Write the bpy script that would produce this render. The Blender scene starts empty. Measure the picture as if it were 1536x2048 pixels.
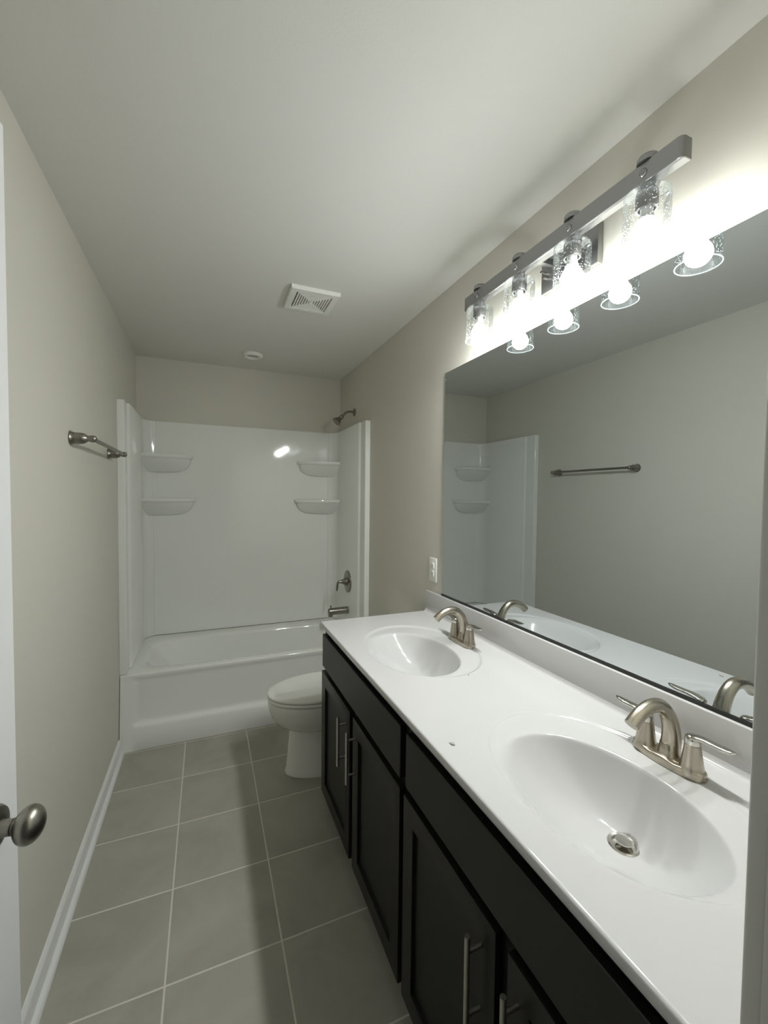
import bpy, bmesh, math, random
from mathutils import Vector, Matrix
random.seed(7)
PI = math.pi
scene = bpy.context.scene
COL = scene.collection

# ---------------------------------------------------------------- camera
W, D, H = 1.524, 3.5087, 2.464          # room width, depth of the back wall, ceiling height
cam_d = bpy.data.cameras.new('camera')
cam = bpy.data.objects.new('camera', cam_d)
COL.objects.link(cam)
R = Vector((0.92189883, -0.3872822, 0.01072587))
U = Vector((0.00380327, 0.03672978, 0.999318))
F = Vector((0.38741203, 0.9212293, -0.03533408))
cam.matrix_world = Matrix(((R.x, U.x, -F.x, 0.4643), (R.y, U.y, -F.y, 0.0),
                           (R.z, U.z, -F.z, 1.4707), (0, 0, 0, 1)))
cam_d.sensor_fit = 'VERTICAL'
cam_d.sensor_height = 24.0
cam_d.lens = 24.0 * 843.67 / 2048.0
cam_d.clip_start = 0.01
scene.camera = cam

# ---------------------------------------------------------------- light and exposure
world = bpy.data.worlds.new('world')
scene.world = world
world.use_nodes = True
world.node_tree.nodes['Background'].inputs[0].default_value = (0.95, 0.97, 1.0, 1)
world.node_tree.nodes['Background'].inputs[1].default_value = 0.06
BULB = 515.0                              # radiance of the four lamp bulbs
vs = scene.view_settings
vs.view_transform = 'Standard'
vs.look = 'None'
vs.exposure = 0.0
vs.gamma = 1.0
vs.use_curve_mapping = False
scene.cycles.max_bounces = 14
scene.cycles.diffuse_bounces = 8
scene.cycles.glossy_bounces = 6
scene.cycles.transparent_max_bounces = 24
scene.cycles.sample_clamp_indirect = 6.0
scene.cycles.use_denoising = True

# ---------------------------------------------------------------- materials
def mat(name, col, rough=0.5, metal=0.0, spec=0.5, bump=0.0, bscale=200.0, coat=0.0, var=0.0, vscale=3.0):
    m = bpy.data.materials.new(name)
    m.use_nodes = True
    nt = m.node_tree
    b = nt.nodes['Principled BSDF']
    b.inputs['Base Color'].default_value = (*col, 1)
    b.inputs['Roughness'].default_value = rough
    b.inputs['Metallic'].default_value = metal
    b.inputs['Specular IOR Level'].default_value = spec
    b.inputs['Coat Weight'].default_value = coat
    b.inputs['Coat Roughness'].default_value = 0.05
    geo = nt.nodes.new('ShaderNodeNewGeometry')
    if bump:
        n = nt.nodes.new('ShaderNodeTexNoise')
        n.inputs['Scale'].default_value = bscale
        n.inputs['Detail'].default_value = 3
        nt.links.new(geo.outputs['Position'], n.inputs['Vector'])
        bp = nt.nodes.new('ShaderNodeBump')
        bp.inputs['Strength'].default_value = bump
        bp.inputs['Distance'].default_value = 0.002
        nt.links.new(n.outputs['Fac'], bp.inputs['Height'])
        nt.links.new(bp.outputs['Normal'], b.inputs['Normal'])
    if var:
        n2 = nt.nodes.new('ShaderNodeTexNoise')
        n2.inputs['Scale'].default_value = vscale
        n2.inputs['Detail'].default_value = 4
        nt.links.new(geo.outputs['Position'], n2.inputs['Vector'])
        mx = nt.nodes.new('ShaderNodeMix')
        mx.data_type = 'RGBA'
        mx.inputs[6].default_value = (*[c * (1 - var) for c in col], 1)
        mx.inputs[7].default_value = (*[min(1, c * (1 + var)) for c in col], 1)
        nt.links.new(n2.outputs['Fac'], mx.inputs[0])
        nt.links.new(mx.outputs[2], b.inputs['Base Color'])
    return m

M_wall = mat('wall_paint', (0.62, 0.60, 0.535), 0.55, spec=0.3, bump=0.12, bscale=220)
M_ceil = mat('ceiling_paint', (0.72, 0.715, 0.685), 0.85, spec=0.1, bump=0.12, bscale=160)
M_trim = mat('white_trim_paint', (0.74, 0.75, 0.74), 0.35, spec=0.5)
M_casing = mat('casing_paint', (0.60, 0.595, 0.55), 0.35, spec=0.5)
M_door = mat('white_door_paint', (0.74, 0.75, 0.75), 0.4, spec=0.4)
M_acrylic = mat('white_acrylic', (0.80, 0.81, 0.78), 0.06, spec=0.45, bump=0.05, bscale=13)
M_ceramic = mat('white_ceramic', (0.80, 0.80, 0.765), 0.10, spec=0.5)
M_marble = mat('cultured_marble', (0.545, 0.545, 0.54), 0.10, spec=0.5, var=0.015, vscale=6)
M_nickel = mat('brushed_nickel', (0.47, 0.43, 0.36), 0.27, metal=1.0, bump=0.03, bscale=900)
M_nickel2 = mat('satin_nickel', (0.29, 0.275, 0.24), 0.33, metal=1.0)
M_polish = mat('polished_nickel', (0.62, 0.60, 0.56), 0.14, metal=1.0)
M_bar = mat('handle_nickel', (0.50, 0.49, 0.46), 0.34, metal=1.0)
M_fix = mat('fixture_nickel', (0.33, 0.33, 0.33), 0.36, metal=1.0)
M_cab = mat('espresso_cabinet', (0.0075, 0.0075, 0.0068), 0.38, spec=0.33, bump=0.03, bscale=60)
M_gap = mat('cabinet_face_frame', (0.008, 0.008, 0.008), 0.5, spec=0.3)
M_plastic = mat('white_plastic', (0.80, 0.80, 0.765), 0.35, spec=0.4)
M_dark = mat('dark_recess', (0.02, 0.02, 0.02), 0.7, spec=0.2)
M_channel = mat('black_channel', (0.015, 0.015, 0.015), 0.4)
M_chip = mat('grey_flake', (0.36, 0.345, 0.32), 0.7)
M_collar = mat('bulb_collar_plastic', (0.55, 0.55, 0.54), 0.4)
M_caulk_shade = mat('shaded_caulk', (0.25, 0.25, 0.23), 0.6)  # caulk colour darkened to hold the shadow of the gap above the tub

M_mirror = bpy.data.materials.new('mirror_silver')
M_mirror.use_nodes = True
_b = M_mirror.node_tree.nodes['Principled BSDF']
_b.inputs['Base Color'].default_value = (0.67, 0.71, 0.72, 1)
_b.inputs['Metallic'].default_value = 1.0
_b.inputs['Roughness'].default_value = 0.0

def tile_material():
    m = bpy.data.materials.new('floor_tile')
    m.use_nodes = True
    nt = m.node_tree
    b = nt.nodes['Principled BSDF']
    L = nt.links.new
    geo = nt.nodes.new('ShaderNodeNewGeometry')
    sep = nt.nodes.new('ShaderNodeSeparateXYZ')
    L(geo.outputs['Position'], sep.inputs[0])
    def mth(op, a, bb=None, c=None):
        n = nt.nodes.new('ShaderNodeMath')
        n.operation = op
        for i, v in enumerate((a, bb, c)):
            if v is None:
                continue
            if isinstance(v, (int, float)):
                n.inputs[i].default_value = v
            else:
                L(v, n.inputs[i])
        return n.outputs[0]
    def dist(s, off, pitch):
        t = mth('DIVIDE', mth('SUBTRACT', s, off), pitch)
        fr = mth('SUBTRACT', t, mth('FLOOR', mth('ADD', t, 0.5)))
        return mth('MULTIPLY', mth('ABSOLUTE', fr), pitch), mth('FLOOR', t)
    dx, ix = dist(sep.outputs[0], 0.343, 0.345)
    dy, iy = dist(sep.outputs[1], 2.7185, 0.3385)
    dm = mth('MINIMUM', dx, dy)
    rmp = nt.nodes.new('ShaderNodeMapRange')
    rmp.inputs[1].default_value = 0.0022
    rmp.inputs[2].default_value = 0.0036
    L(dm, rmp.inputs[0])                         # 0 in the grout, 1 on the tile
    comb = nt.nodes.new('ShaderNodeCombineXYZ')
    L(ix, comb.inputs[0]); L(iy, comb.inputs[1])
    wn = nt.nodes.new('ShaderNodeTexWhiteNoise')
    L(comb.outputs[0], wn.inputs['Vector'])
    add = nt.nodes.new('ShaderNodeVectorMath')
    add.operation = 'MULTIPLY_ADD'
    L(wn.outputs['Color'], add.inputs[0])
    add.inputs[1].default_value = (7, 7, 7)
    L(geo.outputs['Position'], add.inputs[2])
    no = nt.nodes.new('ShaderNodeTexNoise')
    no.inputs['Scale'].default_value = 3.2
    no.inputs['Detail'].default_value = 7
    no.inputs['Roughness'].default_value = 0.6
    no.inputs['Distortion'].default_value = 0.8
    L(add.outputs[0], no.inputs['Vector'])
    cr = nt.nodes.new('ShaderNodeValToRGB')
    cr.color_ramp.elements[0].position = 0.25
    cr.color_ramp.elements[0].color = (0.31, 0.297, 0.252, 1)
    cr.color_ramp.elements[1].position = 0.78
    cr.color_ramp.elements[1].color = (0.42, 0.405, 0.35, 1)
    L(no.outputs['Fac'], cr.inputs[0])
    mx = nt.nodes.new('ShaderNodeMix')
    mx.data_type = 'RGBA'
    mx.inputs[6].default_value = (0.64, 0.62, 0.55, 1)
    L(rmp.outputs[0], mx.inputs[0])
    L(cr.outputs[0], mx.inputs[7])
    L(mx.outputs[2], b.inputs['Base Color'])
    b.inputs['Roughness'].default_value = 0.48
    b.inputs['Specular IOR Level'].default_value = 0.4
    bp = nt.nodes.new('ShaderNodeBump')
    bp.inputs['Strength'].default_value = 0.5
    bp.inputs['Distance'].default_value = 0.0015
    L(rmp.outputs[0], bp.inputs['Height'])
    L(bp.outputs['Normal'], b.inputs['Normal'])
    return m
M_tile = tile_material()

def emit(name, col, s):
    m = bpy.data.materials.new(name)
    m.use_nodes = True
    nt = m.node_tree
    nt.nodes.clear()
    o = nt.nodes.new('ShaderNodeOutputMaterial')
    e = nt.nodes.new('ShaderNodeEmission')
    e.inputs[0].default_value = (*col, 1)
    e.inputs[1].default_value = s
    nt.links.new(e.outputs[0], o.inputs[0])
    return m
M_bulb = emit('lit_bulb', (0.985, 1.0, 0.975), BULB)
# an LED lamp: the dome gives most of its light downwards, little near its opaque base
_nt = M_bulb.node_tree
_g = _nt.nodes.new('ShaderNodeNewGeometry')
_s = _nt.nodes.new('ShaderNodeSeparateXYZ')
_r = _nt.nodes.new('ShaderNodeMapRange')
_r.interpolation_type = 'SMOOTHSTEP'
_r.inputs[1].default_value = 2.077
_r.inputs[2].default_value = 2.100
_r.inputs[3].default_value = BULB
_r.inputs[4].default_value = BULB * 0.012
_nt.links.new(_g.outputs['Position'], _s.inputs[0])
_nt.links.new(_s.outputs[2], _r.inputs[0])
_nt.links.new(_r.outputs[0], _nt.nodes['Emission'].inputs[1])

def glass_material(name, edge):
    """thin clear seeded glass: see-through, a Fresnel gloss, tiny bubbles"""
    m = bpy.data.materials.new(name)
    m.use_nodes = True
    nt = m.node_tree
    nt.nodes.clear()
    L = nt.links.new
    o = nt.nodes.new('ShaderNodeOutputMaterial')
    tr = nt.nodes.new('ShaderNodeBsdfTransparent')
    tr.inputs[0].default_value = (0.955, 0.965, 0.965, 1)
    gl = nt.nodes.new('ShaderNodeBsdfGlossy')
    gl.inputs['Color'].default_value = (0.9, 0.93, 0.95, 1)
    gl.inputs['Roughness'].default_value = 0.06
    tl = nt.nodes.new('ShaderNodeBsdfTranslucent')
    tl.inputs[0].default_value = (0.8, 0.85, 0.88, 1)
    geo = nt.nodes.new('ShaderNodeNewGeometry')
    vo = nt.nodes.new('ShaderNodeTexVoronoi')
    vo.inputs['Scale'].default_value = 190
    L(geo.outputs['Position'], vo.inputs['Vector'])
    lt = nt.nodes.new('ShaderNodeMapRange')
    lt.inputs[1].default_value = 0.16
    lt.inputs[2].default_value = 0.26
    lt.inputs[3].default_value = 0.45
    lt.inputs[4].default_value = 0.0
    L(vo.outputs['Distance'], lt.inputs[0])
    lw = nt.nodes.new('ShaderNodeLayerWeight')
    lw.inputs[0].default_value = 0.28
    sc = nt.nodes.new('ShaderNodeMath')
    sc.operation = 'MULTIPLY_ADD'
    L(lw.outputs['Fresnel'], sc.inputs[0])
    sc.inputs[1].default_value = 0.55
    sc.inputs[2].default_value = edge
    m1 = nt.nodes.new('ShaderNodeMixShader')
    L(sc.outputs[0], m1.inputs[0]); L(tr.outputs[0], m1.inputs[1]); L(gl.outputs[0], m1.inputs[2])
    m2 = nt.nodes.new('ShaderNodeMixShader')
    if edge > 0.1:
        m2.inputs[0].default_value = 0.35
    else:
        L(lt.outputs[0], m2.inputs[0])
    L(m1.outputs[0], m2.inputs[1]); L(tl.outputs[0], m2.inputs[2])
    L(m2.outputs[0], o.inputs[0])
    return m
M_glass = glass_material('seeded_glass', 0.01)
M_glass_edge = glass_material('glass_rim', 0.15)

# ---------------------------------------------------------------- helpers
class MB:
    """collects shapes, builds ONE mesh object"""
    def __init__(self):
        self.v, self.f = [], []
    def add(self, vs_, fs_):
        o = len(self.v)
        self.v += [tuple(p) for p in vs_]
        self.f += [tuple(i + o for i in q) for q in fs_]
        return self
    def box(self, x0, x1, y0, y1, z0, z1, bev=0.0, seg=2):
        bm = bmesh.new()
        bmesh.ops.create_cube(bm, size=1.0)
        for v in bm.verts:
            v.co = Vector(((x0 + x1) / 2 + v.co.x * (x1 - x0), (y0 + y1) / 2 + v.co.y * (y1 - y0), (z0 + z1) / 2 + v.co.z * (z1 - z0)))
        if bev:
            bmesh.ops.bevel(bm, geom=bm.edges[:], offset=bev, segments=seg, profile=0.5, affect='EDGES')
        bm.verts.index_update()
        self.add([v.co for v in bm.verts], [[v.index for v in f.verts] for f in bm.faces])
        bm.free()
        return self
    def lathe(self, prof, origin=(0, 0, 0), axis='z', n=40, mtx=None, close=True):
        """prof: (radius, height) pairs along the axis"""
        vs_, fs_ = [], []
        for (r, h) in prof:
            for k in range(n):
                a = 2 * PI * k / n
                p = Vector((r * math.cos(a), r * math.sin(a), h))
                vs_.append(p)
        m = len(prof)
        for i in range(m - 1):
            for k in range(n):
                k2 = (k + 1) % n
                fs_.append((i * n + k, i * n + k2, (i + 1) * n + k2, (i + 1) * n + k))
        if close:
            fs_.append(tuple(range(n - 1, -1, -1)))
            fs_.append(tuple((m - 1) * n + k for k in range(n)))
        if mtx is None:
            mtx = {'z': Matrix.Identity(3), 'x': Matrix(((0, 0, 1), (0, 1, 0), (-1, 0, 0))),
                   '-x': Matrix(((0, 0, -1), (0, 1, 0), (1, 0, 0))), 'y': Matrix(((1, 0, 0), (0, 0, 1), (0, -1, 0))),
                   '-y': Matrix(((1, 0, 0), (0, 0, -1), (0, 1, 0))), '-z': Matrix(((1, 0, 0), (0, -1, 0), (0, 0, -1)))}[axis]
        o = Vector(origin)
        return self.add([mtx @ p + o for p in vs_], fs_)
    def loft(self, rings, cap0=True, cap1=True):
        n = len(rings[0])
        vs_ = [p for r in rings for p in r]
        fs_ = []
        for i in range(len(rings) - 1):
            for k in range(n):
                k2 = (k + 1) % n
                fs_.append((i * n + k, i * n + k2, (i + 1) * n + k2, (i + 1) * n + k))
        if cap0:
            fs_.append(tuple(range(n - 1, -1, -1)))
        if cap1:
            fs_.append(tuple((len(rings) - 1) * n + k for k in range(n)))
        return self.add(vs_, fs_)
    def tube(self, pts, rad, n=20, flat=1.0, side=None, sub=6):
        """swept tube through pts (Catmull-Rom), rad per point; flat scales the section across `side`"""
        P = [Vector(p) for p in pts]
        rr = rad if isinstance(rad, (list, tuple)) else [rad] * len(P)
        Q, S = [], []
        for i in range(len(P) - 1):
            p0 = P[i - 1] if i else P[0] * 2 - P[1]
            p3 = P[i + 2] if i + 2 < len(P) else P[-1] * 2 - P[-2]
            for k in range(sub):
                t = k / sub
                Q.append(0.5 * ((2 * P[i]) + (P[i + 1] - p0) * t + (2 * p0 - 5 * P[i] + 4 * P[i + 1] - p3) * t * t + (3 * P[i] - p0 - 3 * P[i + 1] + p3) * t ** 3))
                S.append(rr[i] + (rr[i + 1] - rr[i]) * t)
        Q.append(P[-1]); S.append(rr[-1])
        rings = []
        ref = Vector(side) if side else None
        for i, q in enumerate(Q):
            t = (Q[min(i + 1, len(Q) - 1)] - Q[max(i - 1, 0)]).normalized()
            if ref is None:
                ref = t.orthogonal().normalized()
            a = (ref - t * ref.dot(t)).normalized()
            b = t.cross(a)
            if side is None:
                ref = a
            rings.append([q + (a * math.cos(2 * PI * k / n) * flat + b * math.sin(2 * PI * k / n)) * S[i] for k in range(n)])
        return self.loft(rings)
    def build(self, name, material, parent=None, angle=35, loc=None, recalc=True):
        me = bpy.data.meshes.new(name)
        me.from_pydata(self.v, [], self.f)
        if recalc:
            bm = bmesh.new()
            bm.from_mesh(me)
            bmesh.ops.recalc_face_normals(bm, faces=bm.faces[:])
            bm.to_mesh(me)
            bm.free()
        me.polygons.foreach_set('use_smooth', [True] * len(me.polygons))
        me.set_sharp_from_angle(angle=math.radians(angle))
        me.update()
        me.materials.append(material)
        o = bpy.data.objects.new(name, me)
        COL.objects.link(o)
        if parent:
            o.parent = parent
        if loc:
            o.location = loc
        return o

def tag(o, label, cat, group=None):
    o['label'] = label
    o['category'] = cat
    if group:
        o['group'] = group
    return o

def thing(name, label, cat, loc=(0, 0, 0), rotz=0.0, group=None):
    o = bpy.data.objects.new(name, None)
    COL.objects.link(o)
    o.location = loc
    o.rotation_euler = (0, 0, rotz)
    o.empty_display_size = 0.05
    return tag(o, label, cat, group)

def struct(o):
    o['kind'] = 'structure'
    return o

def copy_tree(o, parent=None):
    c = o.copy()
    COL.objects.link(c)
    if parent:
        c.parent = parent
    for ch in list(o.children):
        copy_tree(ch, c)
    return c

# ================================================================ the room
FY = 0.15                                   # room face of the wall with the doorway
struct(MB().box(-0.12, W + 0.12, -0.3, D + 0.12, -0.10, 0.0).build('floor', M_tile))
struct(MB().box(-0.12, W + 0.12, 0.03, D + 0.12, H, H + 0.10).build('ceiling', M_ceil))
struct(MB().box(-0.12, 0.0, 0.03, D + 0.12, 0.0, H).build('wall_left', M_wall))
struct(MB().box(W, W + 0.12, 0.03, D + 0.12, 0.0, H).build('wall_right', M_wall))
struct(MB().box(0.0, W, D, D + 0.12, 0.0, H).build('wall_back', M_wall))
JX0, JX1, JZ = 0.045, 0.803, 2.06           # doorway
struct(MB().box(0.0, JX0, 0.03, FY, 0, H).box(JX1 + 0.018, W, 0.03, FY, 0, H)
       .box(JX0, JX1 + 0.018, 0.03, FY, JZ + 0.018, H).build('wall_front', M_wall))
# door casings and jambs
struct(MB().box(JX1, JX1 + 0.0175, 0.03, FY, 0.0, JZ, 0.0015)
       .box(JX1 + 0.0075, JX1 + 0.068, FY + 0.0005, FY + 0.0155, 0.0, JZ + 0.066, 0.004, 3).build('trim_1', M_casing))
struct(MB().box(JX0 + 0.0005, JX1 - 0.0005, 0.031, FY, JZ + 0.0005, JZ + 0.0175, 0.001)
       .box(JX0 - 0.04, JX1 + 0.007, FY + 0.0005, FY + 0.0155, JZ + 0.006, JZ + 0.066, 0.004, 3).build('trim_2', M_casing))
# baseboards: stepped colonial board with a quarter round at its foot
TY = 2.7762                                 # front of the tub
FT_ = 2.726                                  # foot of the tub
def extrude_y(prof, y0, y1):
    n = len(prof)
    return [[(x, y0, z) for x, z in prof], [(x, y1, z) for x, z in prof]]
bb = [(0.0005, 0.0005), (0.0135, 0.0005), (0.0135, 0.058), (0.0115, 0.066), (0.0125, 0.071), (0.009, 0.078), (0.0045, 0.083), (0.0005, 0.084)]
bl = struct(MB().loft(extrude_y(bb, FY + 0.001, FT_ - 0.001)).build('baseboard_left', M_trim, angle=25))
q = [(0.0137, 0.0005)] + [(0.0137 + 0.0165 * math.cos(a * PI / 12), 0.0005 + 0.019 * math.sin(a * PI / 12)) for a in range(7)]
MB().loft(extrude_y(q, FY + 0.001, FT_ - 0.001)).build('shoe_molding', M_trim, bl, angle=50)
bb2 = [(W - x, z) for x, z in bb]
br = struct(MB().loft(extrude_y(bb2, 1.93, FT_ - 0.001)).build('baseboard_right', M_trim, angle=25))
q2 = [(W - x, z) for x, z in q]
MB().loft(extrude_y(q2, 1.93, FT_ - 0.001)).build('shoe_molding', M_trim, br, angle=50)

# the open door, swung back along the left wall
hinge = Vector((0.062, 0.172, 0.012))
latch = Vector((0.176, 0.853, 0.012))
dd = latch - hinge
dlen = dd.length
drot = math.atan2(dd.y, dd.x)
door = struct(MB().box(0, dlen, 0.0, 0.035, 0, 2.028, 0.0015).build('door_1', M_door))
door.location = hinge
door.rotation_euler = (0, 0, drot)
# knob on the room side (local -y)
kx, kz = dlen - 0.066, 0.957
rs = MB().lathe([(0.033, 0.0), (0.033, 0.004), (0.030, 0.009), (0.020, 0.012), (0.0135, 0.013)], (kx, -0.0003, kz), '-y').build('knob_rosette', M_nickel2, door)
kn = MB().lathe([(0.0125, 0.0125), (0.0120, 0.016), (0.0115, 0.026), (0.0115, 0.029), (0.0118, 0.0295)], (kx, 0, kz), '-y')
prof = [(0.0112, 0.0298)]
for i in range(1, 25):
    a = PI * i / 24
    prof.append((max(0.0006, 0.0270 * math.sin(0.36 + (PI - 0.36) * i / 24)), 0.0505 - 0.0190 * math.cos(0.36 + (PI - 0.36) * i / 24)))
kn.lathe(prof, (kx, 0, kz), '-y')
kn.build('door_knob', M_nickel2, door)
door['label'] = 'white door standing open at the far left edge of the photo'

# ================================================================ bathtub and surround
def sup(cx, cy, a, b, n, e, z):
    out = []
    for k in range(n):
        t = 2 * PI * (k + 0.5) / n
        c, s = math.cos(t), math.sin(t)
        out.append((cx + a * math.copysign(abs(c) ** (2 / e), c), cy + b * math.copysign(abs(s) ** (2 / e), s), z))
    return out
TZ = 0.430
tub = thing('bathtub', 'white acrylic alcove bathtub with a stepped apron along the back wall', 'bathtub', (0, 0, 0))
x0, x1, y0, y1 = 0.003, W - 0.003, TY, D - 0.003
NR = 160
cx, cy = (x0 + x1) / 2 , (TY + 0.055 + D - 0.135) / 2
ha, hb = (1.432 - 0.105) / 2, (D - 0.135 - TY - 0.055) / 2
cxo = (1.432 + 0.105) / 2
inner = sup(cxo, cy, ha, hb, NR, 5.5, TZ)
outer = []
rr = 0.012
for p in inner:                              # radial projection on the rim rectangle
    dx, dy = p[0] - cxo, p[1] - cy
    sx = ((x1 if dx > 0 else x0) - cxo) / dx if abs(dx) > 1e-9 else 1e9
    sy = ((y1 if dy > 0 else y0 + rr) - cy) / dy if abs(dy) > 1e-9 else 1e9
    s = min(sx, sy)
    outer.append((cxo + dx * s, cy + dy * s, TZ))
rings = [outer, [(p[0] + (i[0] - p[0]) * 0.55, p[1] + (i[1] - p[1]) * 0.55, TZ + 0.0005) for p, i in zip(outer, inner)],
         inner]
def inr(sh, z, e=5.5, dxl=0.0, dxr=0.0):
    a = ha - (sh * 2 + dxl + dxr) / 2
    return sup(cxo + (dxl - dxr) / 2, cy, a, hb - sh, NR, e, z)
rings += [inr(0.004, TZ - 0.002), inr(0.010, TZ - 0.008), inr(0.014, TZ - 0.018), inr(0.022, TZ - 0.07, 5, 0.03, 0.004),
          inr(0.035, TZ - 0.16, 4.6, 0.09, 0.012), inr(0.05, TZ - 0.25, 4.2, 0.15, 0.02), inr(0.07, TZ - 0.31, 3.8, 0.19, 0.03),
          inr(0.11, TZ - 0.345, 3.6, 0.20, 0.04), inr(0.18, TZ - 0.355, 3.4, 0.2, 0.05)]
MB().loft(rings, cap0=False).build('basin', M_acrylic, tub, angle=60)
# apron: rolled front edge, recessed panel, projecting foot band
ap = [(TY + rr, TZ)] + [(TY + rr - rr * math.sin(a * PI / 12), TZ - rr + rr * math.cos(a * PI / 12)) for a in range(1, 7)]
FT = 2.727                                  # the foot of the apron stands a little forward
ap += [(TY + 0.001, TZ - 0.026), (TY + 0.005, TZ - 0.034), (TY + 0.008, TZ - 0.05), (TY - 0.002, 0.165), (TY - 0.0035, 0.150), (TY - 0.010, 0.143),
       (TY - 0.024, 0.138), (TY - 0.033, 0.132), (TY - 0.037, 0.122), (FT, 0.004), (FT + 0.002, 0.0008)]
xs = [x0, x0 + 0.055, x0 + 0.065, x0 + 0.08, x0 + 0.10, x1 - 0.10, x1 - 0.08, x1 - 0.065, x1 - 0.055, x1]
ws = [0, 0, 0.15, 0.85, 1, 1, 0.85, 0.15, 0, 0]
vv, ff = [], []
for xx, w in zip(xs, ws):
    for (yy, zz) in ap:
        yb = TY + (FT - TY) * (TZ - 0.02 - zz) / (TZ - 0.02) if zz < TZ - 0.02 else yy
        vv.append((xx, yb + (yy - yb) * w, zz))
n = len(ap)
for i in range(len(xs) - 1):
    for k in range(n - 1):
        ff.append((i * n + k, (i + 1) * n + k, (i + 1) * n + k + 1, i * n + k + 1))
apron = MB().add(vv, ff)
apron.build('apron', M_acrylic, tub, angle=50)

sur = thing('shower_surround', 'glossy white three wall shower surround above the bathtub with corner shelves', 'shower surround', (0, 0, 0))
SZ0, SZ1 = TZ + 0.0035, 2.004
def panel(inner_pts, outer_pts, name, parent):
    ring = list(inner_pts) + list(outer_pts)
    e = 0.004
    cxm = sum(p[0] for p in ring) / len(ring)
    mb = MB()
    mb.loft([[(x, y, SZ0) for x, y in ring], [(x, y, SZ1 - e) for x, y in ring], [(x, y, SZ1) for x, y in ring]])
    return mb.build(name, M_acrylic, parent, angle=28)
BY = D - 0.022
SX = 0.048
lp = [(0.001, TY + 0.003), (0.0335, TY + 0.003), (0.0365, TY + 0.0055), (0.0372, TY + 0.010), (0.034, TY + 0.10), (0.0345, TY + 0.105), (0.046, TY + 0.117), (0.0475, TY + 0.120)]
corner = [(SX, BY - 0.105)] + [(SX + 0.07 - 0.07 * math.cos(a * PI / 20), BY - 0.085 + 0.085 * math.sin(a * PI / 20)) for a in range(1, 10)]
lp += corner
panel(lp, [(SX + 0.055, D - 0.001), (0.001, D - 0.001)], 'side_panel', sur)
rp = [(W - x, y) for x, y in lp]
panel(rp, [(W - SX - 0.055, D - 0.001), (W - 0.001, D - 0.001)], 'side_panel', sur)
xa = lp[-1][0]
bp_ = [(xa + 0.0006, lp[-1][1]), (xa + 0.006, BY), (xa + 0.012, BY + 0.0035), (W - xa - 0.012, BY + 0.0035), (W - xa - 0.006, BY), (W - xa - 0.0006, rp[-1][1])]
panel(bp_, [(W - xa - 0.004, D - 0.001), (xa + 0.004, D - 0.001)], 'back_panel', sur)
MB().box(0.06, W - 0.06, BY - 0.002, BY + 0.006, TZ + 0.0008, SZ0 - 0.0003).build('seam_shadow_caulk', M_caulk_shade, sur)  # dark strip along the seam: gap shadow put into its colour

def shelf(right, ztop, hgt, length, parent):
    """moulded corner shelf with a hull-shaped underside"""
    def ring(a, b, z, e=2.5, n=28):
        pts = [(0, 0)]
        for k in range(n + 1):
            t = PI / 2 * k / n
            pts.append((a * math.cos(t) ** (2 / e), b * math.sin(t) ** (2 / e)))
        out = []
        for (px, py) in pts:
            X = SX - 0.008 + px
            Y = BY + 0.003 - py
            out.append((W - X if right else X, Y, z))
        return out
    a, b = length, 0.135
    rs_ = [ring(a * 0.80, b * 0.72, ztop - 0.006), ring(a * 0.94, b * 0.9, ztop - 0.005), ring(a * 0.97, b * 0.955, ztop), ring(a * 0.99, b * 0.985, ztop - 0.001), ring(a, b, ztop - 0.007), ring(a, b, ztop - 0.020), ring(a * 0.985, b * 0.97, ztop - 0.026)]
    rs_.append(ring(a * 0.945, b * 0.90, ztop - 0.029))
    for t in (0.12, 0.3, 0.5, 0.68, 0.82, 0.92, 0.975, 1.0):
        s = (1 - t ** 2.4) ** 0.5 if t < 1 else 0
        rs_.append(ring(a * (0.60 + 0.345 * s), b * (0.90 - 0.72 * t ** 1.15), ztop - 0.029 - (hgt - 0.029) * t))
    MB().loft(rs_).build('corner_shelf', M_acrylic, parent, angle=40)
shelf(False, 1.762, 0.125, 0.335, sur)
shelf(False, 1.446, 0.122, 0.352, sur)
shelf(True, 1.756, 0.118, 0.335, sur)
shelf(True, 1.444, 0.118, 0.357, sur)

# shower fittings on the right wall
PX = W - SX                                  # face of the right side panel
sh = thing('showerhead', 'nickel shower head on a bent arm above the right end of the surround', 'shower head', (W, 3.13, 2.125))
MB().lathe([(0.030, 0.0005), (0.030, 0.003), (0.027, 0.007), (0.016, 0.010), (0.010, 0.011)], (0, 0, 0), '-x').build('wall_flange', M_nickel2, sh)
MB().tube([(-0.008, 0, 0), (-0.04, 0, 0.002), (-0.065, 0, -0.006), (-0.085, 0, -0.024), (-0.102, 0, -0.042)], 0.0085, 16).build('shower_arm', M_nickel2, sh)
dirv = Vector((-0.72, 0, -0.69)).normalized()
zax = dirv
xax = Vector((0, 1, 0))
yax = zax.cross(xax)
mt = Matrix((xax, yax, zax)).transposed()
MB().lathe([(0.010, -0.012), (0.014, -0.008), (0.0155, 0.0), (0.014, 0.008), (0.013, 0.013), (0.019, 0.026), (0.028, 0.044), (0.0345, 0.056), (0.0355, 0.060), (0.034, 0.063), (0.030, 0.0625), (0.027, 0.058), (0.001, 0.0575)],
           (-0.104, 0, -0.044), mtx=mt).build('spray_head', M_nickel2, sh)

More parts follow.
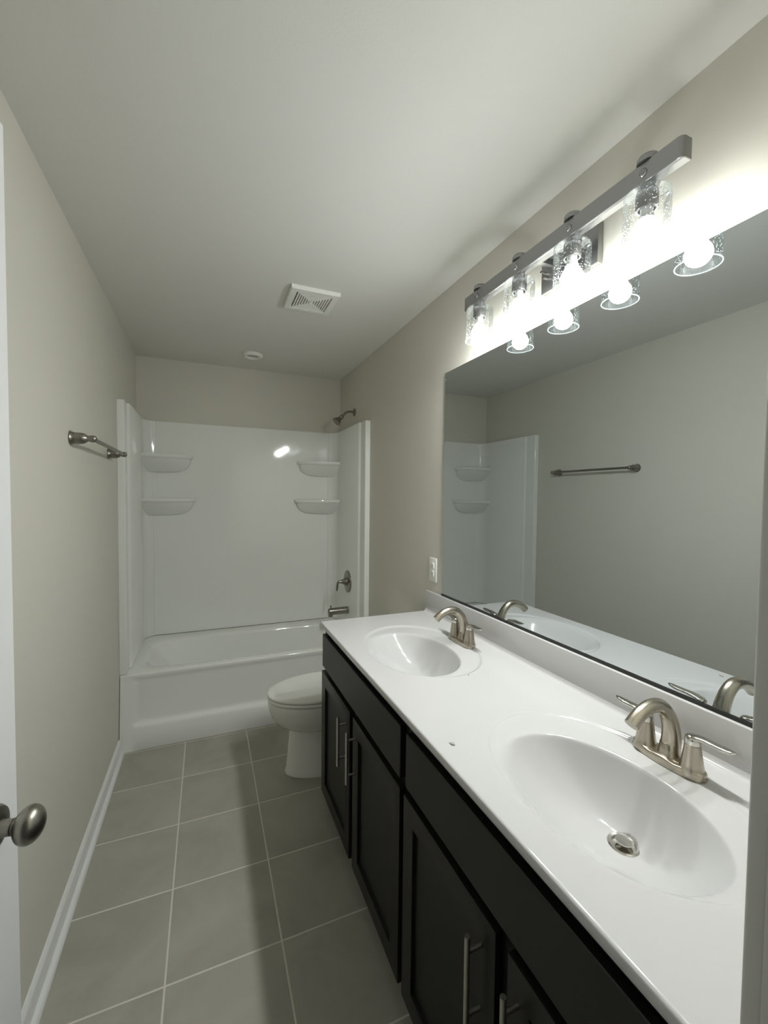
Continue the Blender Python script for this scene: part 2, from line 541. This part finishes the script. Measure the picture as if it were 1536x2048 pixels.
va = thing('shower_valve', 'round nickel shower valve with a lever, above the tub spout', 'shower valve', (PX, 3.115, 0.813))
MB().lathe([(0.085, 0.0008), (0.085, 0.004), (0.082, 0.008), (0.060, 0.011), (0.034, 0.012), (0.030, 0.012)], (0, 0, 0), '-x', 56).build('escutcheon', M_nickel2, va)
MB().lathe([(0.034, 0.0125), (0.031, 0.022), (0.022, 0.035), (0.014, 0.052), (0.012, 0.066), (0.0125, 0.074), (0.010, 0.079), (0.003, 0.080)], (0, 0, 0), '-x') \
    .tube([(-0.068, 0, 0.001), (-0.080, 0, -0.006), (-0.086, 0, -0.024), (-0.087, 0, -0.05), (-0.091, 0, -0.070)], [0.010, 0.0095, 0.008, 0.0085, 0.005], 16, 1.0).build('lever_handle', M_nickel2, va)
sp = thing('tub_spout', 'nickel tub spout with a pull-up diverter, below the round valve', 'tub spout', (PX, 3.115, 0.588))
MB().lathe([(0.027, 0.0008), (0.028, 0.004), (0.0275, 0.05), (0.0265, 0.10), (0.0255, 0.138), (0.0235, 0.150), (0.016, 0.157), (0.004, 0.159)], (0, 0, 0), '-x') \
    .lathe([(0.0175, 0.0), (0.0175, 0.036), (0.016, 0.039)], (-0.138, 0, 0.0), '-z', 28).build('spout_body', M_nickel2, sp)
MB().lathe([(0.0042, 0.0), (0.0042, 0.010), (0.0075, 0.011), (0.0075, 0.019), (0.005, 0.021)], (-0.136, 0, 0.0236), 'z', 20).build('diverter_knob', M_nickel2, sp)

# ================================================================ toilet
tl_ = thing('toilet', 'white elongated toilet with closed lid between vanity and bathtub', 'toilet', (0, 2.225, 0))
def egg(xf, xb, hw, z, n=56, wmax=0.60, ef=2.1, eb=2.6):
    """plan outline pointing to -x: front tip xf, back xb, half width hw"""
    xm = xf + (xb - xf) * wmax
    out = []
    for k in range(n):
        t = 2 * PI * (k + 0.5) / n
        c, s = math.cos(t), math.sin(t)
        if c < 0:
            out.append((xm - (xm - xf) * abs(c) ** (2 / ef), hw * math.copysign(abs(s) ** (2 / ef), s), z))
        else:
            out.append((xm + (xb - xm) * abs(c) ** (2 / eb), hw * math.copysign(abs(s) ** (2 / eb), s), z))
    return out
MB().loft([egg(0.843, 1.42, 0.128, 0.0008, eb=3.5), egg(0.843, 1.42, 0.128, 0.012, eb=3.5), egg(0.850, 1.42, 0.122, 0.03, eb=3.5), egg(0.856, 1.42, 0.117, 0.10, eb=3.5), egg(0.864, 1.42, 0.112, 0.18, eb=3.5), egg(0.868, 1.42, 0.110, 0.235, eb=3.5)]) \
    .build('pedestal', M_ceramic, tl_, angle=45)
MB().loft([egg(0.872, 1.40, 0.108, 0.2355), egg(0.850, 1.395, 0.122, 0.243), egg(0.825, 1.385, 0.138, 0.257), egg(0.798, 1.365, 0.154, 0.280), egg(0.777, 1.34, 0.168, 0.310), egg(0.763, 1.32, 0.177, 0.345), egg(0.756, 1.305, 0.181, 0.375), egg(0.755, 1.30, 0.182, 0.392), egg(0.758, 1.295, 0.180, 0.400), egg(0.764, 1.29, 0.175, 0.4035)]) \
    .build('bowl', M_ceramic, tl_, angle=60)
MB().loft([egg(0.756, 1.235, 0.180, 0.4075), egg(0.752, 1.235, 0.184, 0.411), egg(0.752, 1.235, 0.184, 0.420), egg(0.757, 1.235, 0.180, 0.424)]).build('seat', M_ceramic, tl_, angle=60)
MB().loft([egg(0.757, 1.24, 0.179, 0.4265), egg(0.752, 1.24, 0.184, 0.430), egg(0.752, 1.24, 0.184, 0.437), egg(0.758, 1.237, 0.179, 0.4425), egg(0.79, 1.22, 0.155, 0.4465), egg(0.88, 1.17, 0.09, 0.448)]).build('lid', M_ceramic, tl_, angle=60)
for s in (-1, 1):
    MB().box(1.25, 1.282, 0.08 * s - 0.02, 0.08 * s + 0.02, 0.404, 0.438, 0.006).build('seat_hinge', M_plastic, tl_)
MB().loft([sup(1.408, 0, 0.100, 0.185, 48, 6, 0.4045), sup(1.406, 0, 0.106, 0.198, 48, 7, 0.56), sup(1.406, 0, 0.108, 0.202, 48, 7, 0.672)]).build('tank', M_ceramic, tl_, angle=50)
MB().loft([sup(1.405, 0, 0.108, 0.202, 48, 7, 0.6725), sup(1.405, 0, 0.113, 0.206, 48, 7, 0.678), sup(1.405, 0, 0.113, 0.206, 48, 7, 0.694), sup(1.405, 0, 0.105, 0.200, 48, 7, 0.701)]).build('tank_lid', M_ceramic, tl_, angle=50)
MB().lathe([(0.012, 0.0), (0.012, 0.008), (0.008, 0.010)], (1.2985, 0.15, 0.635), '-x', 20).box(1.279, 1.288, 0.09, 0.158, 0.629, 0.641, 0.003).build('flush_lever', M_polish, tl_)

# ================================================================ vanity
ZC = 0.8883                                  # counter top
XF = 0.9512                                  # counter front
XB = 1.504                                   # backsplash face
YF, YN = 1.9088, 0.168                       # counter ends
XD = 0.955                                   # door faces

def shaker_door(y0_, y1_, z0_, z1_, parent, hy):
    t, fr, rec = 0.019, 0.058, 0.010
    e = 0.0015
    def rect(x_, o_):
        return [(x_, y0_ + o_, z0_ + o_), (x_, y1_ - o_, z0_ + o_), (x_, y1_ - o_, z1_ - o_), (x_, y0_ + o_, z1_ - o_)]
    mb = MB().loft([rect(t, 0), rect(e, 0), rect(e * 0.3, e * 0.3), rect(0, e), rect(0, fr - 0.001), rect(0.001, fr), rect(rec, fr + 0.0012)])
    d_ = mb.build('cabinet_door', M_cab, parent)
    z_a, z_b = z1_ - 0.225, z1_ - 0.035
    h_ = MB().tube([(-0.032, hy, z_a), (-0.032, hy, z_b)], 0.0058, 16, sub=1)
    for zz in (z_a + 0.031, z_b - 0.031):
        h_.tube([(-0.031, hy, zz), (0.0005, hy, zz)], 0.0047, 14, sub=1)
    hd = h_.build('bar_handle', M_bar, d_)
    hd['label'] = 'brushed nickel bar handle'
    return d_

def cabinet(yc, length, label):
    """local frame: x 0 = door faces, y 0 = far end, running to -length"""
    c = thing('vanity_cabinet', label, 'cabinet', (XD, yc, 0), 0, 'dark vanity base cabinets')
    L_ = length
    body = MB()
    xb_, zt_ = XB + 0.017 - XD, ZC - 0.0235
    ya, yb_ = -L_ + 0.0008, -0.0008
    body.box(0.038, xb_, ya, ya + 0.016, 0.085, zt_).box(0.038, xb_, yb_ - 0.016, yb_, 0.085, zt_)      # ends
    body.box(0.038, xb_, ya + 0.016, yb_ - 0.016, 0.085, 0.101).box(xb_ - 0.006, xb_, ya + 0.016, yb_ - 0.016, 0.101, zt_)
    for (za, zb2) in ((0.085, 0.118), (0.650, 0.705), (0.820, zt_)):                                      # face frame rails
        body.box(0.0195, 0.038, ya, yb_, za, zb2)
    for yc2 in (ya + 0.020, -L_ / 2, yb_ - 0.020):                                                         # stiles
        body.box(0.0195, 0.038, yc2 - (0.024 if yc2 == -L_ / 2 else 0.020), yc2 + (0.024 if yc2 == -L_ / 2 else 0.020), 0.118, 0.820)
    body.box(0.085, 0.100, ya, yb_, 0.0008, 0.085).box(0.100, xb_, ya, ya + 0.016, 0.0008, 0.085).box(0.100, xb_, yb_ - 0.016, yb_, 0.0008, 0.085)
    body.build('cabinet_body', M_gap, c)
    g = 0.018
    mid = -L_ / 2
    MB().box(0, 0.019, -L_ + 0.016, -0.020, 0.690, 0.838, 0.0018, 1).build('false_drawer_front', M_cab, c)
    shaker_door(mid + g, -0.010, 0.098, 0.664, c, mid + g + 0.045)
    shaker_door(-L_ + 0.016, mid - g, 0.098, 0.664, c, mid - g - 0.030)
    return c
CL = 0.8835
c1 = cabinet(1.9015, CL, 'dark espresso vanity cabinet under the farther sink, next to the toilet')
c2 = copy_tree(c1)
c2.location = (XD, 1.9015 - CL, 0)
c2['label'] = 'dark espresso vanity cabinet under the nearer sink, at the bottom edge of the photo'
# shorten the near unit's end to the wall casing: its own proportions
c2.scale = (1, (1.9015 - CL - YN - 0.003) / CL, 1)

SINKS = (0.590, 1.420)
BX, BA, BB_, DEP = 1.188, 0.154, 0.223, 0.128
DRX = 1.262                                  # the drain sits behind the middle of each bowl
def sstep(a, b, x):
    t = min(1, max(0, (x - a) / (b - a)))
    return t * t * (3 - 2 * t)
SH = (DRX - BX) / BA
def bowl_r(x, y, sy):
    X, Y = (x - BX) / BA, (y - sy) / BB_
    A = SH * SH - 1
    Bq = 2 * X * SH - 2 * SH * SH
    C = X * X - 2 * X * SH + SH * SH + Y * Y
    if A == 0:
        return 1
    disc = max(0, Bq * Bq - 4 * A * C)
    return (-Bq - math.sqrt(disc)) / (2 * A)
def counter_h(x, y, hole=False):
    z = 0.0
    for sy in SINKS:
        if abs(y - sy) > 0.36:
            continue
        # shallow recessed deck oval round bowl and faucet, fading out towards the front
        q_ = math.sqrt(((x - 1.228) / 0.210) ** 2 + ((y - sy - 0.022) / 0.288) ** 2)
        z -= 0.0055 * (1 - sstep(0.945, 1.0, q_)) * sstep(1.005, 1.10, x)
        r = bowl_r(x, y, sy)
        if r < 1.6:
            kk = 0.013 + 0.07 * (1 - sstep(BX - 0.125, BX - 0.01, x))
            dp = DEP * kk * math.log(1 + math.exp((1 - max(0.0, r) ** 2.3) / kk))
            z -= dp + 0.002 * (1 - sstep(0.98, 1.08, r))
            if hole and math.hypot(x - DRX, y - sy) < 0.0245:
                z -= 0.032
    cv = 0.014
    if x > XB - cv:
        t = x - (XB - cv)
        z += cv - math.sqrt(max(0, cv * cv - t * t))
    return z
vt = thing('double_sink_counter', 'white double sink vanity top with integral oval bowls and backsplash', 'counter', (0, 0, 0))
nx, ny = 230, 680
XA = XF + 0.006
gx = [XA + (XB - XA) * i / nx for i in range(nx + 1)]
gy = [YN + 0.002 + (YF - 0.004 - YN - 0.002) * j / ny for j in range(ny + 1)]
vv, ff = [], []
for xx in gx:
    for yy in gy:
        vv.append((xx, yy, ZC + counter_h(xx, yy, True)))
ny1 = ny + 1
for i in range(nx):
    for j in range(ny):
        ff.append((i * ny1 + j, (i + 1) * ny1 + j, (i + 1) * ny1 + j + 1, i * ny1 + j + 1))
# rounded front and end edges, carried round as skirts
loop = [i * ny1 for i in range(nx, -1, -1)] + [j for j in range(1, ny1)] + [i * ny1 + ny for i in range(1, nx + 1)]
def outward(k):
    x_, y_, z_ = vv[k]
    ox = -1 if abs(x_ - XA) < 1e-6 else 0
    oy = -1 if abs(y_ - gy[0]) < 1e-6 else (1 if abs(y_ - gy[-1]) < 1e-6 else 0)
    return ox, oy
prev = loop
for (o_, dz_) in ((0.0035, -0.0008), (0.0055, -0.003), (0.006, -0.006), (0.006, -0.019), (0.004, -0.0215)):
    cur = []
    for k in loop:
        ox, oy = outward(k)
        s_ = 0.75 if (ox and oy) else 1.0
        cur.append(len(vv))
        oyl = min(o_, 0.004 if oy > 0 else 0.002)
        vv.append((vv[k][0] + ox * o_ * s_, vv[k][1] + oy * oyl * s_, vv[k][2] + dz_))
    for a in range(len(loop) - 1):
        ff.append((prev[a], prev[a + 1], cur[a + 1], cur[a]))
    prev = cur
ub = len(vv)                                 # underside of the slab and bowls
for k in range((nx + 1) * (ny + 1)):
    vv.append((vv[k][0], vv[k][1], min(vv[k][2], ZC) - 0.0215))
for i in range(nx):
    for j in range(ny):
        a_ = ub + i * ny1 + j
        ff.append((a_, a_ + 1, a_ + ny1 + 1, a_ + ny1))
for a in range(len(loop) - 1):
    ff.append((prev[a], prev[a + 1], ub + loop[a + 1], ub + loop[a]))
bk = [nx * ny1 + j for j in range(ny1)]
ends = (0, len(loop) - 1)
for j in range(ny):
    ff.append((bk[j], ub + bk[j], ub + bk[j + 1], bk[j + 1]))
MB().add(vv, ff).build('counter_slab', M_marble, vt, angle=100)
MB().box(XB, W - 0.001, YN, YF - 0.004, ZC - 0.02, 0.9955, 0.003, 2).build('backsplash', M_marble, vt)
for sy in SINKS:
    zb = ZC + counter_h(DRX, sy)
    dr = MB().lathe([(0.0315, -0.002), (0.0315, 0.0012), (0.029, 0.0028), (0.0235, 0.0022), (0.0220, 0.0), (0.0215, -0.026), (0.001, -0.0265)], (DRX, sy, zb + 0.001), 'z', 48).build('drain', M_polish, vt)
    MB().lathe([(0.006, -0.026), (0.006, 0.004), (0.0165, 0.0055), (0.0178, 0.0075), (0.0170, 0.0095), (0.010, 0.011), (0.001, 0.0113)], (DRX + 0.001, sy, zb + 0.001), 'z', 40).build('stopper', M_polish, dr)
    dr['label'] = 'polished nickel pop-up drain'

# small grey flakes lying on the counter
def flake(x_, y_, pts, label):
    z0_ = ZC + counter_h(x_, y_) + 0.0003
    n_ = len(pts)
    b0 = [(x_ + a, y_ + b, z0_) for a, b in pts]
    b1 = [(x_ + a * 0.8, y_ + b * 0.8, z0_ + 0.0016 + 0.0008 * ((i * 7) % 3)) for i, (a, b) in enumerate(pts)]
    o = MB().loft([b0, b1]).build('debris_flake', M_chip, angle=20)
    return tag(o, label, 'debris', 'flakes of debris on the vanity top')
flake(0.998, 0.836, [(-0.005, 0.0085), (-0.006, 0.002), (-0.003, -0.006), (0.002, -0.0085), (0.0055, -0.003), (0.0035, 0.004), (0.0, 0.0085)], 'larger grey flake of debris near the front edge of the vanity top')
flake(1.255, 1.149, [(-0.0015, 0.002), (-0.002, -0.001), (0.001, -0.002), (0.002, 0.0), (0.001, 0.002)], 'tiny dark speck on the vanity top beside the farther sink')

# ---------------------------------------------------------------- faucets
def make_faucet(label):
    """centerset faucet; local -x is the bowl, +-y the handles, z 0 the deck"""
    f = thing('faucet', label, 'faucet', (0, 0, 0), 0, 'two handle faucets on the vanity top')
    def plate(s, z, waist):
        out = []
        for k in range(72):
            t = 2 * PI * k / 72
            a = math.sin(t)
            yy = 0.079 * s[1] * math.copysign(abs(a) ** 0.9, a)
            hw = (0.027 * s[0]) * math.copysign(abs(math.cos(t)) ** 0.75, math.cos(t))
            out.append((hw * (1 - waist * math.exp(-(yy / 0.03) ** 2) * 0.0), yy, z if callable(z) is False else z(yy)))
        return out
    zt = lambda base, dip: (lambda yy: base - dip * math.exp(-((abs(yy) - 0.027) / 0.014) ** 2))
    MB().loft([plate((1.0, 1.0), 0.0006, 0), plate((1.03, 1.01), 0.004, 0), plate((1.0, 1.0), zt(0.0145, 0.0008), 0), plate((0.965, 0.985), zt(0.0175, 0.0018), 0), plate((0.88, 0.94), zt(0.0195, 0.0028), 0), plate((0.5, 0.8), zt(0.0205, 0.003), 0)]).build('base_plate', M_nickel, f, angle=60)
    # high arc spout, broad at its foot, tapering to the outlet
    pts = [(0.004, 0, 0.012), (0.010, 0, 0.045), (0.007, 0, 0.080), (-0.008, 0, 0.112), (-0.033, 0, 0.134), (-0.062, 0, 0.138), (-0.090, 0, 0.1305), (-0.108, 0, 0.1195), (-0.122, 0, 0.108)]
    MB().tube(pts, [0.0225, 0.0200, 0.0178, 0.0162, 0.0152, 0.0146, 0.0142, 0.0142, 0.0146], 28, 1.0, side=(0, 1, 0), sub=6) \
        .lathe([(0.0265, 0.010), (0.024, 0.018), (0.021, 0.030), (0.019, 0.042), (0.015, 0.046)], (0.006, 0, 0), 'z', 36).build('spout', M_nickel, f, angle=60)
    for s in (1, -1):
        hb_ = MB().lathe([(0.0255, 0.006), (0.0250, 0.013), (0.0225, 0.020), (0.0205, 0.030), (0.0180, 0.047), (0.0158, 0.062), (0.0150, 0.0685), (0.0140, 0.0692), (0.0140, 0.0702), (0.0148, 0.0706)], (0, 0.0515 * s, 0), 'z', 36).build('handle_body', M_nickel, f, angle=40)
        lv = MB().lathe([(0.0149, 0.0708), (0.0150, 0.078), (0.0143, 0.084), (0.011, 0.088), (0.004, 0.0895)], (0, 0.0515 * s, 0), 'z', 32)
        yy = [0.0515, 0.062, 0.076, 0.092, 0.110, 0.124, 0.131]
        zz = [0.0840, 0.0865, 0.0885, 0.0885, 0.0890, 0.0910, 0.0930]
        lv.tube([(0.0, y_ * s, z_) for y_, z_ in zip(yy, zz)], [0.0062, 0.0064, 0.0058, 0.0054, 0.0052, 0.0038, 0.0009], 18, 2.1, side=(1, 0, 0), sub=5)
        lv.build('lever', M_polish, hb_, angle=60)
    MB().tube([(0.023, 0, 0.014), (0.0245, 0, 0.060)], 0.0024, 12, sub=1).lathe([(0.0025, -0.006), (0.0055, -0.003), (0.0066, 0.002), (0.0055, 0.006), (0.002, 0.008)], (0.0246, 0, 0.064), 'z', 20).build('lift_rod', M_nickel, f, angle=60)
    return f
fa = make_faucet('nickel two handle faucet behind the nearer sink')
fa.location = (1.418, 0.607, ZC - 0.0056)
fb = copy_tree(fa)
fb.location = (1.418, 1.437, ZC - 0.0056)
fb['label'] = 'nickel two handle faucet behind the farther sink, next to the outlet'

# ---------------------------------------------------------------- mirror
mi = thing('wall_mirror', 'large frameless wall mirror above the vanity backsplash', 'mirror', (0, 0, 0))
MY0, MY1, MZ1 = 0.172, 1.7688, 2.0655
MB().box(W - 0.0065, W - 0.0008, MY0, MY1, 1.0005, MZ1, 0.0012, 1).build('mirror_glass', M_mirror, mi, angle=20)
ch = MB().box(W - 0.0105, W - 0.0075, MY0, MY1, 0.9958, 1.0038).build('bottom_channel', M_channel, mi)
ch['label'] = 'black mirror channel'

# ---------------------------------------------------------------- outlet
ou = thing('wall_outlet', 'white duplex wall outlet beside the mirror above the vanity end', 'outlet', (W, 1.862, 1.106))
MB().box(-0.0062, -0.0004, -0.036, 0.036, -0.060, 0.060, 0.003, 3).build('cover_plate', M_plastic, ou, angle=50)
for s in (1, -1):
    rc = MB()
    pts = []
    for k in range(40):
        t = 2 * PI * k / 40
        pts.append((max(-0.0135, min(0.0135, 0.0172 * math.cos(t))), 0.0172 * math.sin(t)))
    rc.loft([[(-0.0062, a, 0.0195 * s + b) for a, b in pts], [(-0.0086, a, 0.0195 * s + b) for a, b in pts], [(-0.0092, a * 0.94, 0.0195 * s + b * 0.94) for a, b in pts]])
    r_ = rc.build('receptacle', M_plastic, ou, angle=40)
    MB().box(-0.0094, -0.0090, -0.0075, -0.0055, 0.0195 * s - 0.001, 0.0195 * s + 0.007).box(-0.0094, -0.0090, 0.0055, 0.0075, 0.0195 * s - 0.001, 0.0195 * s + 0.007).lathe([(0.0024, 0.0090), (0.0024, 0.0094)], (0, 0, 0.0195 * s - 0.008), '-x', 14).build('slots', M_dark, r_)
MB().lathe([(0.0032, 0.0060), (0.003, 0.0072), (0.001, 0.0076)], (0, 0, 0), '-x', 16).build('screw', M_plastic, ou)

# ---------------------------------------------------------------- towel bar
tb = thing('towel_bar', 'nickel towel bar on the left wall beside the shower surround', 'towel bar', (0, 2.219, 1.677))
for s in (1, -1):
    MB().lathe([(0.0265, 0.0006), (0.0268, 0.003), (0.0250, 0.0055), (0.0222, 0.008), (0.0215, 0.020), (0.0212, 0.034), (0.0195, 0.043), (0.0155, 0.050), (0.0115, 0.054), (0.0108, 0.057), (0.0118, 0.061), (0.0132, 0.068), (0.0130, 0.074), (0.0105, 0.081), (0.004, 0.0845)], (0, 0.326 * s, 0), 'x', 36).build('post', M_nickel2, tb, angle=60)
MB().tube([(0.070, -0.318, 0), (0.070, 0.318, 0)], 0.0078, 20, sub=1).build('rod', M_nickel2, tb)

# ---------------------------------------------------------------- ceiling fan grille and recessed light
fg = thing('exhaust_fan_grille', 'square white exhaust fan grille with concentric slots on the ceiling', 'vent grille', (0.953, 2.137, H))
S0 = 0.1185
fr_ = MB()
def sq(h, z):
    return [(-h, -h, z), (h, -h, z), (h, h, z), (-h, h, z)]
fr_.loft([sq(S0, -0.0008), sq(S0, -0.016), sq(S0 - 0.003, -0.0195), sq(0.0880, -0.0205), sq(0.0865, -0.0185), sq(0.0865, -0.006)], cap0=False, cap1=False)
fr_.build('grille_frame', M_plastic, fg, angle=20)
MB().box(-0.0862, 0.0862, -0.0862, 0.0862, -0.0065, -0.005).build('dark_backing', M_dark, fg)
lo = MB()
hh = 0.0800
for i in range(7):
    o_, i_ = hh - i * 0.0118, hh - i * 0.0118 - 0.0066
    if i == 6:
        lo.box(-o_, o_, -o_, o_, -0.0195, -0.0095)
        break
    lo.loft([sq(o_, -0.0100), sq(o_, -0.0195), sq(i_, -0.0195), sq(i_, -0.0100), sq(o_, -0.0100)], False, False)
for a in (-1, 1):
    lo.box(-0.0862, 0.0862, a * 0.03 - 0.0015, a * 0.03 + 0.0015, -0.0095, -0.0075)
    lo.box(a * 0.03 - 0.0015, a * 0.03 + 0.0015, -0.0862, 0.0862, -0.0095, -0.0075)
lo.build('louver', M_plastic, fg, angle=20)
rl = thing('recessed_light', 'small round white unlit recessed light in the ceiling above the tub', 'ceiling light', (0.766, 3.135, H))
MB().lathe([(0.069, -0.0006), (0.070, -0.006), (0.067, -0.013), (0.060, -0.019), (0.051, -0.021), (0.045, -0.018), (0.0435, -0.010), (0.0435, -0.004)], (0, 0, 0), 'z', 56, close=False).build('trim_ring', M_plastic, rl, angle=60)
MB().lathe([(0.0434, -0.0035), (0.0434, -0.0055), (0.03, -0.0068), (0.001, -0.0072)], (0, 0, 0), 'z', 48).build('lens', mat('dull_lens', (0.5, 0.5, 0.47), 0.5), rl, angle=60)

# ---------------------------------------------------------------- vanity light
LX = 1.420
vl = thing('vanity_light', 'nickel vanity light bar with four lit bulbs in clear glass shades', 'light fixture', (LX, 0, 0))
BY0, BY1, BZ0, BZ1 = 0.612, 1.447, 2.2085, 2.2555
def bar_ring(z, o=0.0):
    x0_, x1_, r_ = -0.0155 + o, 0.0155 - o, 0.012
    out = [(x1_, BY1 - o, z), (x1_, BY0 + o, z)]
    for k in range(9):
        a = PI / 2 * k / 8
        out.append((x0_ + r_ - r_ * math.sin(a), BY0 + o + r_ - r_ * math.cos(a), z))
    for k in range(9):
        a = PI / 2 * k / 8
        out.append((x0_ + r_ - r_ * math.cos(a), BY1 - o - r_ + r_ * math.sin(a), z))
    return out
MB().loft([bar_ring(BZ0, 0.0012), bar_ring(BZ0 + 0.0012), bar_ring(BZ1 - 0.0012), bar_ring(BZ1, 0.0012)]).build('light_bar', M_fix, vl, angle=40)
MB().box(W - LX - 0.0225, W - LX - 0.0008, 0.905, 1.128, 2.152, 2.272, 0.003, 2).box(0.0156, W - LX - 0.022, 0.955, 0.975, 2.222, 2.242, 0.002).box(0.0156, W - LX - 0.022, 1.070, 1.090, 2.222, 2.242, 0.002).build('wall_plate', M_fix, vl)
MB().tube([(0.058, 1.105, 2.2145), (W - LX - 0.022, 1.105, 2.2145)], 0.0035, 12, sub=1).build('mounting_screw', M_polish, vl)
MB().tube([(0.064, 1.10, 2.196), (W - LX - 0.0226, 1.10, 2.196)], 0.005, 12, sub=1).build('mounting_screw', M_polish, vl)
LY = (0.700, 0.9195, 1.139, 1.3585)
for ly in LY:
    MB().lathe([(0.0240, BZ1 + 0.0004), (0.0240, BZ1 + 0.010), (0.021, BZ1 + 0.0155), (0.012, BZ1 + 0.019), (0.001, BZ1 + 0.020)], (0, ly, 0), 'z', 36).build('socket_cap', M_fix, vl, angle=50)
    MB().lathe([(0.009, 0.0156), (0.009, 0.0175), (0.006, 0.0200), (0.001, 0.0208)], (0, ly - 0.0, 2.232), '-x', 20).build('bar_screw', M_fix, vl, angle=50)
    MB().lathe([(0.0170, BZ0 - 0.0003), (0.0170, 2.1935), (0.0225, 2.1925), (0.0240, 2.188), (0.0240, 2.154), (0.0228, 2.151), (0.0185, 2.1515), (0.0180, 2.160), (0.001, 2.161)], (0, ly, 0), 'z', 40).build('lamp_socket', M_fix, vl, angle=40)
    gp = [(0.0250, 2.1915), (0.036, 2.1915), (0.0440, 2.1895), (0.0485, 2.1845), (0.0500, 2.177), (0.0500, 2.0665)]
    gs = MB().lathe(gp, (0, ly, 0), 'z', 56, close=False).build('glass_shade', M_glass, vl, angle=60)
    rim = [(0.0500 + 0.0014 * math.cos(a * PI / 6), 2.0662 + 0.0014 * math.sin(a * PI / 6)) for a in range(13)]
    MB().lathe(rim, (0, ly, 0), 'z', 56, close=False).build('shade_rim', M_glass_edge, gs, angle=80)
    bu = []
    for k in range(0, 17):                   # A-shape lamp: globe below, neck above
        a = -PI / 2 + (PI * 0.74) * k / 16
        bu.append((max(0.0005, 0.0310 * math.cos(a)), 2.0950 + 0.0310 * math.sin(a)))
    bu += [(0.0196, 2.1235), (0.0172, 2.1290)]
    b_ = MB().lathe(bu, (0, ly, 0), 'z', 32).build('light_bulb', M_bulb, vl, angle=60)
    MB().lathe([(0.0171, 2.1293), (0.0150, 2.138), (0.0138, 2.148), (0.0135, 2.1605)], (0, ly, 0), 'z', 28).build('bulb_collar', M_collar, b_, angle=60)
